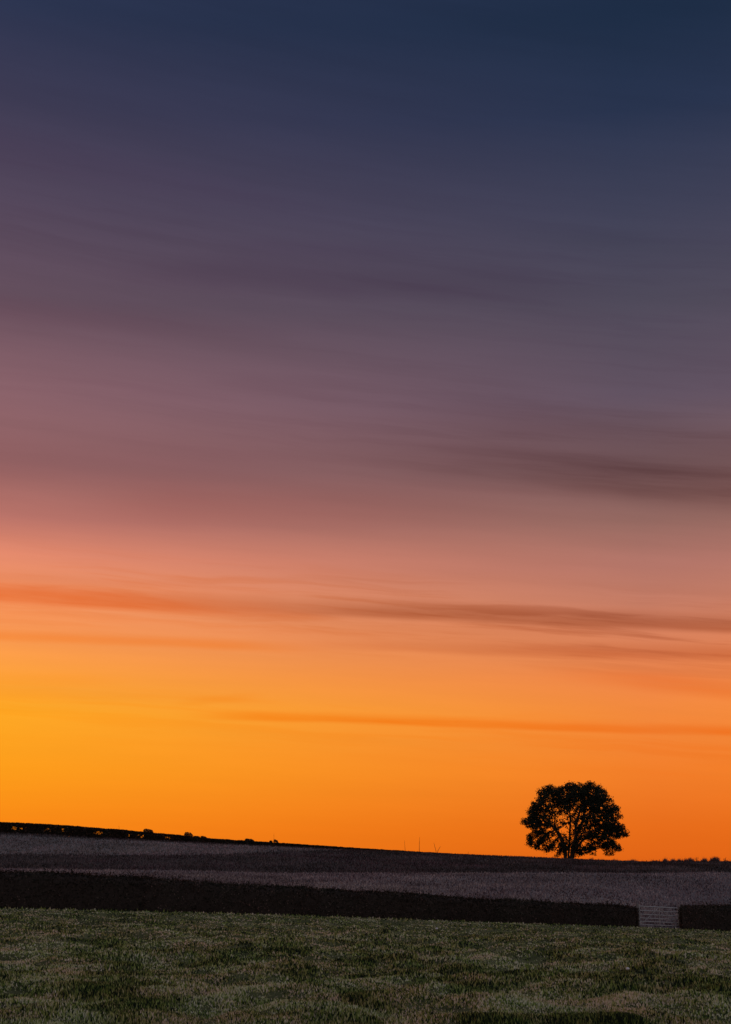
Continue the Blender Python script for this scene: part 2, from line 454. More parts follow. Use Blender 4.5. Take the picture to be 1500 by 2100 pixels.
# pasture
def sector(n, ya, yb, law='near'):
    u = rng.random(n)
    if law == 'near': Y = 1.0 / (1.0 / ya + (1.0 / yb - 1.0 / ya) * u)      # even in the eye's angle
    else: Y = ya + (yb - ya) * u
    X = (rng.random(n) * 2 - 1) * (Y * 0.262 + 2.0)
    return X, Y
X, Y = sector(900000, 13.0, 112.0)
keep = Y < hedge_y(X) - 0.80
X, Y = X[keep], Y[keep]
tussock_noise = fbm(X / 0.95, Y / 2.2, 41, 3)
tussock_shade = np.clip((tussock_noise - 0.46) * 6.0, 0, 1)
foot = np.clip((Y - hedge_y(X) + 1.7) / 0.9, 0, 1) * (0.4 + fbm(X / 0.7, Y / 0.7, 43, 2))
h = (0.040 + 0.026 * tussock_shade + 0.07 * foot) * (0.6 + 0.8 * rng.random(len(X)))
w = 0.010 + 0.0010 * Y * (0.7 + 0.6 * rng.random(len(X)))
tone = np.clip(0.5 + (rng.random(len(X)) - 0.5) * 1.35 + (fbm(X / 1.1, Y / 1.5, 61, 3) - 0.5) * 1.1 - 0.40 * tussock_shade + 0.10, 0, 1)  # tussocks coloured darker to stand in for the shading of uneven turf
o = link('grass', blade_mesh('grass', X, Y, h, w, tone, 0.6), M_GRASS)
tag(o, 'short tussocky green and brown grass covering the foreground pasture', 'grass', kind='stuff')

# stubble beyond the hedge
X, Y = sector(110000, 70.0, 154.0, 'far')
X = X * 1.05
keep = (Y > hedge_y(X) + 0.8) & (Y < margin_low(X) + rng.normal(size=len(X)) * 0.9 - 0.6)
X, Y = X[keep], Y[keep]
tone = np.clip(rng.random(len(X)) * 0.8 + (fbm(X / 5, Y / 7, 66, 3) - 0.5) * 0.7 + 0.1, 0, 1)
o = link('stubble', blade_mesh('stubble', X, Y, 0.10 + 0.10 * rng.random(len(X)), 0.08 + 0.08 * rng.random(len(X)), tone, 0.3), M_STRAW)
tag(o, 'mauve grey cut stubble covering the field beyond the dark hedge', 'stubble', kind='stuff')

X, Y = sector(60000, 149.0, 200.5, 'far')
jt = rng.normal(size=len(X)) * 1.1
keep = ((Y > margin_low(X) + jt * 0.5) & (Y < margin_top(X) + jt * 1.6)) | (rng.random(len(X)) < (Y - 190.0) / 8.0); X, Y = X[keep], Y[keep]  # dark blades thicken by the hilltop hedge, part of its painted foot shade
tone = np.clip(rng.random(len(X)) * 0.8 + (fbm(X / 4, Y / 6, 67, 3) - 0.5) * 0.7, 0, 1)
o = link('rough_grass', blade_mesh('rough_grass', X, Y, 0.10 + 0.16 * rng.random(len(X)), 0.08 + 0.08 * rng.random(len(X)), tone, 0.3), M_ROUGH)
tag(o, 'dark rough grass in a long strip across the hillside', 'rough grass', kind='stuff')

X, Y = sector(60000, 160.0, 200.5, 'far')
keep = (Y > margin_top(X) + rng.normal(size=len(X)) * 1.6) & (rng.random(len(X)) > (Y - 187.0) / 8.0); X, Y = X[keep], Y[keep]  # pale stalks thin out into the painted shade at the hedge foot
tone = np.clip(rng.random(len(X)) * 0.8 + (fbm(X / 4, Y / 6, 68, 3) - 0.5) * 0.6 + 0.08, 0, 1)
o = link('pale_stalks', blade_mesh('pale_stalks', X, Y, 0.12 + 0.12 * rng.random(len(X)), 0.10 + 0.09 * rng.random(len(X)), tone, 0.3), M_UPSTALK)
tag(o, 'pale grey stalks on the upper field below the left hilltop hedge', 'stalks', kind='stuff')

def leaf_quads(Pc, size, tone, flat=0.0, aspect=0.55):
    """diamond leaves with random orientation round points Pc (n,3)"""
    n = len(Pc)
    a = rng.normal(size=(n, 3)); a /= np.linalg.norm(a, axis=1, keepdims=True)
    b = rng.normal(size=(n, 3)); b -= a * np.sum(a * b, 1, keepdims=True); b /= np.linalg.norm(b, axis=1, keepdims=True)
    s = np.asarray(size).reshape(-1, 1) * 0.5
    V = np.stack([Pc - a * s, Pc + b * s * aspect - a * s * 0.1, Pc + a * s, Pc - b * s * aspect - a * s * 0.1], 1)
    F = np.arange(4 * n).reshape(n, 4)
    return V.reshape(-1, 3), F, np.repeat(tone, 4)

# ------------------------------------------------------------------ tubes
def tube(V, F, p0, p1, r0, r1, seg=5):
    p0 = Vector(p0); p1 = Vector(p1); d = (p1 - p0)
    if d.length < 1e-6: return
    z = d.normalized(); x = z.orthogonal().normalized(); y = z.cross(x)
    b = len(V)
    for p, r in ((p0, r0), (p1, r1)):
        for k in range(seg):
            an = 2 * math.pi * k / seg
            V.append(tuple(p + x * math.cos(an) * r + y * math.sin(an) * r))
    for k in range(seg):
        F.append((b + k, b + (k + 1) % seg, b + seg + (k + 1) % seg, b + seg + k))

def tubes_obj(name, segs, mat, parent=None, seg=5, smooth=True):
    V, F = [], []
    for s in segs: tube(V, F, *s, seg=seg)
    return link(name, np_mesh(name, V, F, smooth=smooth), mat, parent)

# ------------------------------------------------------------------ the clipped hedge across the picture
def clipped_hedge(name, xa, xb, top_tab, thick, label):
    """follows hedge_y; top_tab: (X, Z of the clipped top)"""
    mid = (xa + xb) / 2
    root = empty(name, (mid, float(hedge_y(mid)), h1(mid, float(hedge_y(mid)))), label, 'hedge', 'clipped hedges along the pasture edge')
    off = np.array(root.location)
    dirv = np.array([1.0, 0.72]); dirv /= np.linalg.norm(dirv); nor = np.array([-0.19, -0.98])     # across the hedge, skewed to the line of sight so the gate gap shows
    L = (xb - xa) / dirv[0]
    ns = int(L / 0.35)
    s = np.linspace(0, L, ns)
    # cross-section: front foot, up, over, down
    prof = [(1.0, 0.0), (1.02, 0.25), (1.0, 0.5), (0.94, 0.75), (0.86, 0.92), (0.6, 1.0), (0.2, 1.02), (-0.2, 1.02), (-0.6, 1.0), (-0.86, 0.92), (-0.94, 0.7), (-1.0, 0.35), (-1.0, 0.0)]
    V = []
    for j, (a, b) in enumerate(prof):
        cx = xa + s * dirv[0]; cy = hedge_y(cx)
        base = H0(cx, cy) - 0.1; top = np.interp(cx, *top_tab) + (fbm(s / 1.7, s * 0 + 3, 90, 4) - 0.5) * 0.20
        wob = (vnoise(s / 0.8, s * 0 + j * 0.7, 91) - 0.5) * 0.22
        hw = thick / 2 * a + np.sign(a) * wob * 0.6
        zz = base + (top - 0.06 - base) * b + (vnoise(s / 0.6, s * 0 + j, 92) - 0.5) * 0.07 * b
        V.append(np.stack([cx + nor[0] * hw, cy + nor[1] * hw, zz], -1))
    V = np.stack(V, 1); n, m, _ = V.shape
    i = np.arange(n * m).reshape(n, m)
    F = [tuple(q) for q in np.stack([i[:-1, :-1], i[:-1, 1:], i[1:, 1:], i[1:, :-1]], -1).reshape(-1, 4)]
    F += [(i[0, 0], i[0, k], i[0, k + 1], i[0, k + 1]) for k in range(0)]
    me = np_mesh('branches', V.reshape(-1, 3) - off, F, np.full(n * m, 0.15), smooth=True)
    link('branches', me, M_TWIG, root)
    # leaves over the hull, thicker at the top; end faces too
    cnt = int(L * 900)
    q = rng.random(cnt) * (n - 1.001); r = rng.random(cnt) ** 0.8 * (m - 1.001) 
    r = np.where(rng.random(cnt) < 0.75, rng.random(cnt) * 7.0, r)
    qi = q.astype(int); ri = r.astype(int); fq = (q - qi)[:, None]; fr = (r - ri)[:, None]
    P = V[qi, ri] * (1 - fq) * (1 - fr) + V[qi + 1, ri] * fq * (1 - fr) + V[qi, ri + 1] * (1 - fq) * fr + V[qi + 1, ri + 1] * fq * fr
    P = P + rng.normal(size=P.shape) * 0.055
    # stray shoots above the clipped top
    k = int(L * 26); qs = rng.random(k) * (n - 1.001); qi = qs.astype(int); c = V[qi, 5 + (rng.random(k) * 4).astype(int)]
    st = (rng.random(k) ** 3) * 0.30
    for j in range(5):
        P = np.concatenate([P, c + np.stack([rng.normal(size=k) * .03, rng.normal(size=k) * .03, st * (j + .5) / 5 + .02], -1)])
    # the two ends
    for e, sg in ((0, -1), (n - 1, 1)):
        k = 1500
        aa = rng.random(k) * 2 - 1; bb = rng.random(k)
        c = V[e, 0] * (1 + aa[:, None]) / 2 + V[e, -1] * (1 - aa[:, None]) / 2
        zt = V[e, 6, 2]
        c[:, 2] = c[:, 2] + (zt - c[:, 2]) * bb
        c[:, 0] += sg * dirv[0] * np.abs(rng.normal(size=k)) * 0.12; c[:, 1] += sg * dirv[1] * np.abs(rng.normal(size=k)) * 0.12
        P = np.concatenate([P, c])
    VV, FF, TT = leaf_quads(P - off, 0.07 + 0.06 * rng.random(len(P)), np.clip(rng.random(len(P)) ** 1.5 + (fbm(P[:, 0] / 2, P[:, 1] / 2, 95, 2) - 0.5) * 0.6, 0, 1), aspect=0.6)
    lf = link('foliage', np_mesh('foliage', VV, FF, TT), M_HLEAF, root)
    return root

def top_table(rws):
    xs, zs = [], []
    for px, py in rws:
        Y = yh_px(px); p = at(px, py, Y); xs.append(p[0]); zs.append(p[2])
    return np.array(xs), np.array(zs)
TOP = top_table([(-200, 1779), (0, 1789), (120, 1792), (250, 1798), (400, 1808), (550, 1818), (700, 1825), (870, 1836), (1000, 1844), (1150, 1852), (1300, 1859), (1400, 1858), (1500, 1857), (1700, 1857)])
def x_at(px): return at(px, 1870, yh_px(px))[0]
GX0, GX1 = x_at(1307), x_at(1395)
clipped_hedge('hedge', -34.0, GX0 - 0.12, TOP, 1.7, 'long dark clipped hedge running from the left edge to the gate')
clipped_hedge('hedge', GX1 + 0.12, 44.0, TOP, 1.7, 'short dark clipped hedge on the right side of the gate')

# ------------------------------------------------------------------ field gate
def build_gate():
    ax, ay = GX0 + 0.16, float(hedge_y(GX0 + 0.16)); bx, by = GX1 - 0.16, float(hedge_y(GX1 - 0.16))
    za = h1(ax, ay)
    root = empty('field_gate', (ax, ay, za), 'pale grey metal field gate of level bars in the hedge gap', 'gate')
    L = math.hypot(bx - ax, by - ay); dz = h1(bx, by) - za
    e = Vector((bx - ax, by - ay, dz)).normalized()
    up = Vector((0, 0, 1))
    for z in (0.14, 0.34, 0.55, 0.78, 1.02, 1.28):
        tubes_obj('bar', [(tuple(e * 0.03 + up * z), tuple(e * (L - 0.03) + up * z), 0.028 if z < 1.2 else 0.034, 0.028 if z < 1.2 else 0.034)], M_STEEL, root, 8)
    for k in (0.02, L - 0.02):
        tubes_obj('stile', [(tuple(e * k + up * 0.10), tuple(e * k + up * 1.32), 0.035, 0.035)], M_STEEL, root, 8)
    nrm = e.cross(up).normalized() * 0.045
    tubes_obj('upright', [(tuple(e * (L / 2) + up * 0.11 + nrm), tuple(e * (L / 2) + up * 1.31 + nrm), 0.02, 0.02)], M_STEEL, root, 6)
    for sgn in (0, 1):
        p0 = e * (0.08 if sgn == 0 else L - 0.08) + up * 0.16 + nrm
        p1 = e * (L / 2 - 0.05 if sgn == 0 else L / 2 + 0.05) + up * 1.25 + nrm
        tubes_obj('brace', [(tuple(p0), tuple(p1), 0.016, 0.016)], M_STEEL, root, 6)
    for z in (0.25, 1.15):
        tubes_obj('hinge', [(tuple(e * -0.10 + up * z), tuple(e * 0.03 + up * z), 0.018, 0.018)], M_STEEL, root, 6)
    for px_, py_, lab in ((ax - 0.13, ay - 0.10, 'weathered wooden gate post at the left end of the gate'), (bx + 0.13, by + 0.10, 'weathered wooden gate post at the right end of the gate')):
        z0 = h1(px_, py_)
        V, F = [], []
        for (z, r) in ((-0.2, 0.10), (1.42, 0.095), (1.47, 0.06), (1.48, 0.005)):
            for k in range(10):
                an = 2 * math.pi * k / 10
                V.append((math.cos(an) * r, math.sin(an) * r, z))
        for j in range(3):
            for k in range(10):
                F.append((j * 10 + k, j * 10 + (k + 1) % 10, (j + 1) * 10 + (k + 1) % 10, (j + 1) * 10 + k))
        o = link('gate_post', np_mesh('gate_post', V, F), M_POST)
        o.location = (px_, py_, z0)
        tag(o, lab, 'post', 'gate posts')
build_gate()

# ------------------------------------------------------------------ hilltop hedge
def hy(px): return 200.8 + 6.0 * max(0.0, min(1.0, (px - 250) / 700.0))
RT = [(-260, 1668), (0, 1683.5), (70, 1686.5), (160, 1692.5), (200, 1696), (250, 1699.5), (290, 1704), (340, 1708), (378, 1712), (400, 1715.5), (430, 1718),
      (460, 1719.5), (500, 1722.5), (550, 1725.5), (600, 1729), (700, 1735.5), (800, 1742), (860, 1745.5), (920, 1749), (1000, 1753.5), (1100, 1759), (1130, 1762)]
GAPS = [(14, 26, 10, 1.0), (28, 41, 10, 1.0), (44, 47, 9, .8), (54, 60, 9, .7), (84, 95, 11, .7), (117, 126, 9, .7), (185, 205, 9, 1.0), (242, 250, 9, .6), (256, 262, 9, .9),
        (266, 269, 9, .6), (276, 291, 8, 1.0), (333, 349, 7, .8)]
def hill_hedge():
    p = at(430, 1720, hy(430))
    root = empty('hilltop_hedge', (p[0], p[1], h1(p[0], p[1])), 'low dark hedge along the hilltop skyline with sky showing through its thin foot', 'hedge')
    off = np.array(root.location)
    n = 260000
    px = rng.random(n) * 1250 - 110
    ty = np.interp(px, [a for a, b in RT], [b for a, b in RT])
    Yc = 200.8 + 6.0 * np.clip((px - 250) / 700.0, 0, 1)
    X = (px - 750) / 3105.8 * Yc
    kz = math.cos(PITCH) / 1.0353 / FPX
    zt = CAM_Z + (1853.85 - ty) * Yc / 3215.0
    zb = H0(X, Yc)
    dpt = (rng.random(n) - 0.5) * 1.0
    ok = zt > zb + 0.05
    v = rng.random(n) ** 0.85
    rgh = (fbm(px / 7.0, px * 0, 120, 3) - 0.5) * 0.10
    Z = zb + (zt + rgh - 0.04 - zb) * v
    # holes through which the sky shows
    down = (zt - Z) * 3215.0 / Yc                     # below the clipped top, in the photo's pixels
    hole = np.zeros(n)
    for a, b, dn, st in GAPS:
        c = (a + b) / 2; hwid = (b - a) / 2
        inside = np.exp(-((px - c) / (hwid * 0.9)) ** 4) * np.exp(-((down - dn - 2.0) / 3.6) ** 4)
        hole = np.maximum(hole, inside * st)
    speck = fbm(px / 1.6, down / 1.4, 130, 2)
    thin = (rng.random(n) < 0.93) & (hole > 0.15) & (speck > 0.61 - 0.22 * hole)
    keep = ok & ~thin
    P = np.stack([X, Yc + dpt, Z], -1)[keep] + rng.normal(size=(keep.sum(), 3)) * np.array([0.012, 0.05, 0.012])
    VV, FF, TT = leaf_quads(P - off, 0.10 + 0.08 * rng.random(len(P)), rng.random(len(P)) ** 1.5, aspect=0.75)
    link('foliage', np_mesh('foliage', VV, FF, TT), M_HLEAF, root)
    segs = []
    for k in range(420):
        q = -250 + k * 2.9 + random.uniform(-1, 1)
        Yq = hy(q); x = (q - 750) / 3105.8 * Yq
        zb_ = h1(x, Yq); zt_ = CAM_Z + (1853.85 - np.interp(q, [a for a, b in RT], [b for a, b in RT])) * Yq / 3215.0
        if zt_ - zb_ < 0.3: continue
        y = Yq + random.uniform(-.35, .35)
        m_ = (x + random.uniform(-.1, .1), y, (zb_ + zt_) / 2)
        segs.append(((x - off[0], y - off[1], zb_ - off[2] - .1), (m_[0] - off[0], y - off[1], m_[2] - off[2]), 0.028, 0.02))
        segs.append(((m_[0] - off[0], y - off[1], m_[2] - off[2]), (m_[0] + random.uniform(-.15, .15) - off[0], y - off[1], zt_ - .12 - off[2]), 0.02, 0.01))
    tubes_obj('stems', segs, M_TWIG, root, 4)
hill_hedge()

# bushes left unclipped above the hedge
def bush(px0, px1, ytop0, ytop1, ybase, label, under=False):
    pc = (px0 + px1) / 2
    Y = hy(pc) - 0.1
    x0 = at(px0, ybase, Y)[0]; x1 = at(px1, ybase, Y)[0]
    zt0 = at(pc, ytop0, Y)[2]; zt1 = at(pc, ytop1, Y)[2]; zb = at(pc, ybase + 3, Y)[2]
    xc = (x0 + x1) / 2; hw = (x1 - x0) / 2
    zg = h1(xc, Y)
    root = empty('bush', (xc, Y, zg), label, 'bush', 'unclipped bushes standing above the hilltop hedge')
    off = np.array(root.location)
    n = int(2600 * max(hw, 0.4))
    a = rng.random(n) * 2 - 1; v = rng.random(n)
    edge = np.clip(1 - np.abs(a) ** 5, 0, 1) ** 0.5                     # squared-off ends, rounded shoulder
    top = zt0 + (zt1 - zt0) * (a + 1) / 2
    top = zb + (top - zb) * (0.35 + 0.65 * edge)
    Z = zb + (top - zb) * v
    if under:
        ok = ~((a > -0.7) & (a < 0.35) & (Z < zb + (top - zb) * 0.5)); a, Z = a[ok], Z[ok]; n = len(a)
    P = np.stack([xc + a * hw, Y + (rng.random(n) - .5) * min(1.2, hw * 1.6), Z], -1) + rng.normal(size=(n, 3)) * 0.02
    VV, FF, TT = leaf_quads(P - off, 0.07 + 0.05 * rng.random(n), rng.random(n) ** 1.5, aspect=0.7)
    link('foliage', np_mesh('foliage', VV, FF, TT), M_HLEAF, root)
    segs = [((0, 0, -0.1), (random.uniform(-.5, .5) * hw, random.uniform(-.2, .2), zt0 - zg - 0.25), 0.04, 0.015) for _ in range(5)]
    tubes_obj('stems', segs, M_TWIG, root, 5)
bush(294.5, 314, 1698.8, 1702.0, 1706, 'square-topped dark bush, leftmost of the bushes above the hilltop hedge')
bush(378.5, 395.5, 1705.6, 1708.6, 1715, 'tallest dark blocky bush above the hilltop hedge, second from the left')
bush(396, 411, 1714.0, 1715.2, 1719, 'small flat bush just right of the tallest blocky bush')
bush(411.5, 425, 1713.5, 1716.8, 1719, 'low rounded bush third from the tall blocky one, wedge-shaped on the skyline')
bush(502.5, 521, 1719.2, 1721.8, 1724.5, 'long low dark bush on the middle of the hilltop hedge')
bush(553, 559, 1723.8, 1724.5, 1727, 'tiny bush just left of the arched bush')
bush(561.5, 571, 1720.5, 1724.5, 1727.5, 'small arched bush with sky showing beneath it', under=True)

# tall thin shoots sticking up from the hedge
def shoot(stems, label):
    """stems: list of polylines in picture columns/rows with the radius at foot and tip"""
    b = stems[0][0][0]
    Y = hy(b[0]) if b[0] < 1000 else 201.0
    x, _, z = at(b[0], b[1] + 3, Y)
    root = empty('bare_shoot', (x, Y, z), label, 'shoot', 'bare shoots rising from the hilltop hedge')
    for pts, r0, r1 in stems:
        W = [Vector(at(p[0], p[1], Y)) - Vector((x, Y, z)) for p in pts]
        W[0].z -= 0.25
        for i in range(1, len(W)): W[i].y += random.uniform(-.06, .06)
        n = len(W) - 1; segs = []
        for i in range(n):
            segs.append((W[i], W[i + 1], r0 + (r1 - r0) * i / n, r0 + (r1 - r0) * (i + 1) / n))
        for i in range(6):                                        # short side twigs
            t = random.uniform(.15, .8) * n; k = int(t); p = W[k].lerp(W[k + 1], t - k)
            segs.append((p, p + Vector((random.uniform(-.09, .09), random.uniform(-.08, .08), random.uniform(.05, .14))), 0.008, 0.004))
        tubes_obj('stem', segs, M_TWIG, root, 5)
shoot([([(831.8, 1745), (830.9, 1738), (830.3, 1731), (830.0, 1723)], 0.026, 0.008)], 'thin bare shoot leaning left, leftmost of the tall ones in mid hedge')
shoot([([(860.3, 1747), (860.4, 1737), (860.7, 1727), (861.0, 1716)], 0.036, 0.012)], 'tallest straight bare shoot above the middle of the hilltop hedge')
shoot([([(895.8, 1748), (893.6, 1741), (891.8, 1735), (890.3, 1728)], 0.034, 0.016), ([(896.6, 1748), (898.8, 1744), (901.2, 1740), (903.8, 1735.5)], 0.034, 0.016)],
      'V-shaped pair of bare stems growing from one foot on the hilltop')
shoot([([(961, 1752), (960.8, 1749), (960.9, 1746.5)], 0.022, 0.010)], 'very short bare shoot between the forked one and the big tree')
shoot([([(562.2, 1724), (562.3, 1716), (562.1, 1708.5)], 0.018, 0.006)], 'faint thin bare shoot rising beside the small arched bush')
shoot([([(244.6, 1700), (244.5, 1697), (244.6, 1693)], 0.016, 0.006)], 'faint short bare shoot on the left hedge before the first bush')

# ------------------------------------------------------------------ the big tree
TY = 201.0
def tpos(cx, cy, dep=0.0):           # picture crop coordinates of the crown study -> place
    p = at(1040 + cx / 5.357, 1580 + cy / 5.357, TY)
    return Vector((p[0], TY + dep, p[2]))
LOBES = [  # x, y, radius in crop units
    (205, 575, 38), (262, 545, 55), (300, 470, 55), (335, 385, 65), (290, 440, 40), (365, 255, 45), (400, 320, 60), (460, 210, 62), (500, 175, 40), (430, 420, 70),
    (520, 270, 70), (600, 215, 45), (590, 330, 80), (680, 200, 62), (690, 300, 85), (760, 190, 50), (780, 260, 80), (860, 190, 55), (920, 175, 48), (880, 280, 90),
    (970, 220, 62), (980, 320, 85), (1045, 255, 50), (1060, 330, 62), (1105, 320, 24), (700, 400, 60), (600, 430, 45), (860, 390, 70), (960, 430, 80), (1040, 420, 60), (1130, 470, 70),
    (1170, 420, 36), (1120, 395, 22), (1180, 520, 45), (500, 500, 55), (370, 540, 70), (440, 600, 50), (310, 600, 60), (250, 610, 30), (350, 680, 60), (290, 730, 50), (240, 790, 36), (260, 830, 22),
    (390, 760, 50), (340, 830, 45), (350, 870, 22), (460, 700, 45), (480, 850, 45), (450, 880, 22), (540, 800, 24), (560, 930, 30), (590, 890, 24), (620, 800, 34), (640, 850, 28),
    (700, 500, 30), (760, 480, 28), (830, 520, 40), (900, 530, 55), (980, 560, 60), (1060, 600, 70), (1150, 610, 75), (1220, 650, 62), (1270, 690, 45), (1300, 730, 24), (1190, 720, 50), (1110, 700, 55),
    (1000, 660, 50), (800, 620, 50), (790, 670, 36), (880, 640, 40), (940, 730, 50), (1040, 760, 50), (1080, 840, 42), (1140, 840, 50), (1200, 850, 42), (1240, 860, 28), (1170, 910, 32), (1110, 910, 26), (1140, 880, 34), (1190, 800, 44), (1120, 790, 44), (1050, 820, 36), (350, 790, 34), (280, 790, 30),
    (880, 860, 50), (940, 870, 40), (940, 925, 16), (830, 880, 40), (820, 910, 26), (780, 930, 22), (960, 800, 34), (560, 560, 30), (620, 560, 24), (1050, 520, 40), (480, 780, 24), (430, 820, 24), (640, 470, 30), (600, 610, 28), (555, 690, 32), (615, 745, 26), (740, 700, 30), (735, 780, 26), (530, 640, 36), (660, 560, 30), (720, 560, 30), (760, 640, 26), (580, 760, 26), (680, 800, 22), (650, 900, 18), (820, 740, 30), (870, 720, 30), (600, 825, 38), (625, 775, 26), (590, 740, 26), (705, 750, 26), (765, 835, 34), (705, 590, 28), (640, 860, 26), (575, 860, 26), (700, 830, 20), (790, 760, 26), (610, 700, 18)]
HOLES = [(648, 652, 40), (690, 685, 14), (410, 520, 12), (520, 430, 10), (1050, 860, 12), (810, 800, 18), (860, 800, 14), (470, 800, 15), (1080, 400, 16), (570, 820, 18), (1070, 560, 15), (545, 500, 12), (585, 570, 12), (780, 390, 10), (690, 265, 9), (740, 440, 10), (850, 545, 12), (790, 510, 10), (1120, 760, 10), (560, 880, 14), (500, 690, 12)]
def in_hole(cx, cy):
    for a, b, r in HOLES:
        if (cx - a) ** 2 + (cy - b) ** 2 < r * r: return True
    return False

def big_tree():
    base = tpos(672, 985); gz = h1(base.x, base.y)
    root = empty('big_tree', (base.x, base.y, gz), 'large lone black tree with a broad ragged crown and several stems on the skyline', 'tree')
    off = Vector(root.location)
    U = 5.357 * 15.9                    # crop units per metre at the tree
    ccx, ccy = 740, 560
    pts = []; info = []
    for (cx, cy, r) in LOBES:
        rr = r / U
        hx = (cx - ccx) / 590.0; hyv = (cy - ccy) / 440.0
        reach = math.sqrt(max(0.06, 1 - min(0.94, hx * hx + hyv * hyv))) * 5.6
        reps = 3 if reach > 3.0 else (2 if reach > 1.6 else 1)
        for k in range(reps):
            dep = random.uniform(-reach, reach) if reps > 1 else random.uniform(-1.2, 1.2)
            if reps == 3: dep = (-0.75, 0.0, 0.75)[k] * reach + random.uniform(-.5, .5)
            cen = tpos(cx + random.uniform(-10, 10), cy + random.uniform(-8, 8), dep)
            info.append((cen, rr, cx, cy))
            npt = int(14 + (r / 8.0) ** 2 * 0.5)
            for _ in range(npt):
                d = Vector((random.gauss(0, 1), random.gauss(0, 1), random.gauss(0, 1))).normalized() * rr * random.random() ** 0.4
                pts.append(cen + d)
    # grow the branches towards the lobes (space colonisation)
    nodes = []; parent = []; stem_id = []
    stems = [  # foot, then up to a fork, in crop units
        [(640, 985), (628, 900), (600, 800), (560, 720), (500, 640)], [(648, 985), (636, 860), (618, 760), (530, 620), (440, 560)], [(655, 985), (660, 880), (640, 790), (585, 660)], [(672, 985), (682, 860), (690, 740), (694, 620), (698, 500)],
        [(700, 985), (730, 900), (765, 800), (800, 700)], [(715, 985), (745, 890), (820, 790), (930, 690)], [(706, 985), (738, 860), (770, 730), (850, 560), (880, 440)], [(690, 985), (712, 880), (745, 740), (740, 600), (770, 480)]]
    deps = [(-.3, -.5, -1.0, -1.6, -2.2), (.1, .3, .9, 1.6, 2.4), (.25, .6, 1.2, 1.9), (0, 0, .1, -.1, .2), (-.2, -.7, -1.5, -2.4), (.3, .5, 1.2, 2.0), (0, .6, 1.4, 2.2, 3.0), (-.1, -.4, -1.0, -1.8, -2.6)]
    for si, (st, dp) in enumerate(zip(stems, deps)):
        P = [tpos(c[0], c[1], d * .8) for c, d in zip(st, dp)]
        P[0].z = h1(P[0].x, P[0].y) - 0.15
        last = -1
        for a, b in zip(P[:-1], P[1:]):
            m_ = max(2, int((b - a).length / 0.3))
            for k in range(m_):
                p = a.lerp(b, k / m_) + Vector((random.uniform(-.03, .03), random.uniform(-.03, .03), 0))
                nodes.append(p); parent.append(last); stem_id.append(si); last = len(nodes) - 1
        nodes.append(P[-1]); parent.append(last); stem_id.append(si)
    alive = list(range(len(pts)))
    step = 0.30
    for it in range(90):
        kd = kdtree.KDTree(len(nodes))
        for i, p in enumerate(nodes): kd.insert(p, i)
        kd.balance()
        pull = {}; nxt = []
        for i in alive:
            co, idx, dist = kd.find(pts[i])
            if dist < 0.34: continue
            nxt.append(i)
            if dist < 7.0: pull.setdefault(idx, []).append(pts[i])
        alive = nxt
        if not alive: break
        grew = 0
        for idx, lst in pull.items():
            # pull of the nearest few only, so that limbs stay separate
            d = Vector((0, 0, 0))
            for q in lst: d += (q - nodes[idx]).normalized()
            if d.length < 1e-3: continue
            d = d.normalized() + Vector((random.uniform(-.22, .22), random.uniform(-.22, .22), random.uniform(-.12, .22)))
            np_ = nodes[idx] + d.normalized() * step
            if kd.find(np_)[2] < 0.1: continue
            nodes.append(np_); parent.append(idx); stem_id.append(stem_id[idx]); grew += 1
        if grew == 0: break
    N = len(nodes)
    kids = [0] * N; load = [0.0] * N
    for i in range(N):
        if parent[i] >= 0: kids[parent[i]] += 1
    for i in range(N - 1, -1, -1):
        if kids[i] == 0: load[i] = 1.0
        if parent[i] >= 0: load[parent[i]] += load[i]
    # order is parent-before-child so one backward pass is enough
    rad = [0.020 * max(l, 1.0) ** 0.42 for l in load]
    for si in range(len(stems)):
        segs = []
        for i in range(N):
            if stem_id[i] != si or parent[i] < 0: continue
            rp = min(rad[parent[i]], rad[i] * 1.35)
            segs.append((nodes[parent[i]] - off, nodes[i] - off, rp, rad[i]))
        tubes_obj('stem', segs, M_BARK, root, 6)
    # leaves: sprays at the twig ends and through the lobes
    P = []
    for i in range(N):
        if load[i] <= 3.0 and nodes[i].z > gz + 0.9:
            for _ in range(20 if load[i] <= 1.5 else 6):
                s = 0.17
                P.append(nodes[i] + Vector((random.gauss(0, s), random.gauss(0, s), random.gauss(0, s * .8))))
    for (cen, rr, cx, cy) in info:
        for _ in range(int(210 * (rr / 0.7) ** 2)):
            d = Vector((random.gauss(0, 1), random.gauss(0, 1), random.gauss(0, 1))).normalized() * rr * random.random() ** 0.5
            P.append(cen + d)
    P = np.array([tuple(p) for p in P])
    # keep the windows in the crown open
    cx = ((P[:, 0] / P[:, 1]) * 3105.8 + 750 - 1040) * 5.357
    cy = (1853.85 - (P[:, 2] - CAM_Z) / P[:, 1] * 3215.0 - 1580) * 5.357
    keep = np.ones(len(P), bool)
    for a, b, r in HOLES: keep &= ((cx - a) ** 2 + (cy - b) ** 2) > r * r
    q = np.exp(-(((cx - 690) / 230) ** 2 + ((cy - 640) / 230) ** 2) ** 2)
    keep &= rng.random(len(P)) > 0.45 * q
    q2 = fbm(cx / 17.0, cy / 17.0, 150, 2)
    keep &= ~((q2 > 0.70 - 0.10 * q) & (rng.random(len(P)) < 0.85))
    P = P[keep] - np.array(off)
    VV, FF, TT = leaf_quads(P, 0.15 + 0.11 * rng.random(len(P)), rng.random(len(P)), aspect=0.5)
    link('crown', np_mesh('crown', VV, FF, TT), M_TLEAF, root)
    print('tree nodes', N, 'leaves', len(P))
big_tree()

